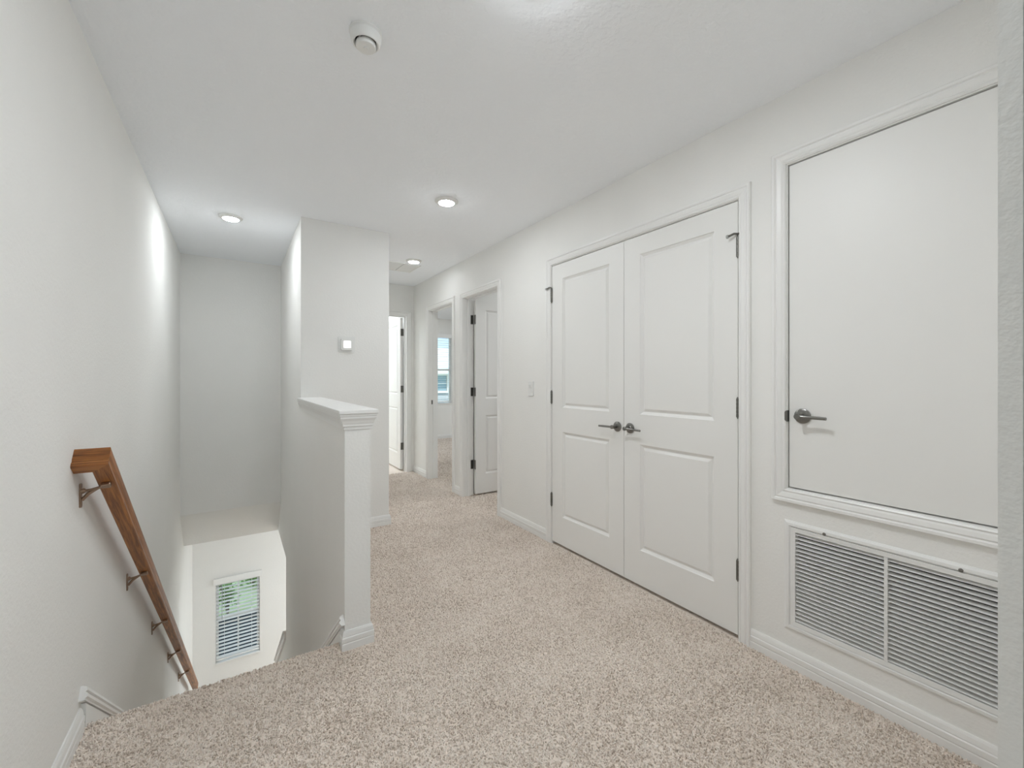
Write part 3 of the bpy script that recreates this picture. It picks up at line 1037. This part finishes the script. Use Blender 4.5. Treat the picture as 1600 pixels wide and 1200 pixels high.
# ------------------------------------------------------------------ outside
GZ = -3.05
mb = MB().box(-30, 30, YW + WT + 2.3, 45, GZ - 0.2, GZ)
struct(mb.build('lawn', 'lawn'), 'sunlit lawn outside the lower window', 'lawn')
mb = MB().box(-30, 30, YW + WT, YW + WT + 2.3, GZ - 0.2, GZ - 0.005)
struct(mb.build('pavement', 'asphalt'), 'dark paved strip just outside the lower window', 'pavement')


def shrub(loc, n, rad, hgt, label, seed):
    r = random.Random(seed)
    root = empty('garden_shrub', loc)
    tag(root, label, 'shrub', 'shrubs outside the lower window')
    st = MB()
    tips = []
    for k in range(9):
        a = r.uniform(0, 2 * PI)
        e = Vector((math.cos(a) * rad * r.uniform(0.2, 0.8), math.sin(a) * rad * r.uniform(0.2, 0.8), hgt * r.uniform(0.55, 0.95)))
        st.tube([(0, 0, 0), e * 0.5 + Vector((0, 0, 0.1)), e], [0.02, 0.012, 0.005], 6)
        tips.append(e)
    st.build('stems', 'bark', root)
    lf = MB()
    for k in range(n):
        t0 = r.choice(tips)
        c = t0 * r.uniform(0.35, 1.05) + Vector((r.gauss(0, 1), r.gauss(0, 1), r.gauss(0, 1))) * rad * 0.22
        c.z = max(c.z, 0.05)
        d = Vector((r.gauss(0, 1), r.gauss(0, 1), r.gauss(0.2, 0.6))).normalized()
        q = d.cross(Vector((r.gauss(0, 1), r.gauss(0, 1), r.gauss(0, 1)))).normalized()
        L = r.uniform(0.05, 0.10)
        lf.quadmesh([c, c + d * L * 0.5 + q * L * 0.22, c + d * L, c + d * L * 0.5 - q * L * 0.22], [(0, 1, 2, 3)])
    o = lf.build('foliage', 'leaf', root)
    o['kind'] = 'stuff'


shrub((-0.12, 9.25, GZ), 420, 0.30, 0.75, 'leafy green shrub on the lawn seen through the blind beside the tilt wand', 3)
shrub((0.30, 10.2, GZ), 300, 0.30, 0.42, 'low rounded green shrub farther back on the lawn', 5)

# neighbouring house across from the bedroom window
nh = empty('neighbour_house', (6.3, 14.2, GZ))
tag(nh, 'pale neighbouring house with grey siding and white-framed window', 'house')
MB().box(-4, 5, 0.05, 6, 0, 4.6).build('wall_core', 'siding', nh)
nb = 30
first = None
for k in range(nb):
    z = 4.6 - 0.153 * (k + 1)
    if first is None:
        first = MB().prism([(0.0, 0.0), (-0.025, 0.0), (-0.008, 0.15), (0.0, 0.15)], lambda u, v, w: (w, u + 0.05, v), -4, 5).build('siding_board', 'siding', nh)
        first.location = (0, 0, z)
    else:
        copy_part(first, nh, (0, 0, z))
MB().prism([(-0.45, 4.50), (-0.45, 4.68), (3.2, 5.62), (6.5, 4.6), (6.4, 4.5)], lambda u, v, w: (w, u, v), -4.4, 5.4).build('roof', 'roof', nh)
MB().box(-4.4, 5.4, -0.48, -0.44, 4.44, 4.70).build('fascia', 'trim', nh)
MB().box(-4.4, 5.4, -0.45, 0.05, 4.44, 4.47).build('eave_board', 'trim', nh)
hw = MB().sweep([(-0.28, 3.83), (-0.28, 4.38), (0.14, 4.38), (0.14, 3.83)], [(0, 0), (0.07, 0), (0.07, 0.05), (0, 0.05)], lambda u, v, w: (u, -w, v), 1, closed=True).build('window', 'trim', nh)
MB().box(-0.28, 0.14, 0.0, 0.02, 3.83, 4.38).build('pane', 'pane_dark', hw)
MB().box(-0.28, 0.14, -0.03, 0.0, 4.09, 4.12).build('sash_rail', 'trim', hw)
MB().box(-0.86, -0.76, -0.03, 0.05, 0, 4.5).build('corner_board', 'trim', nh)
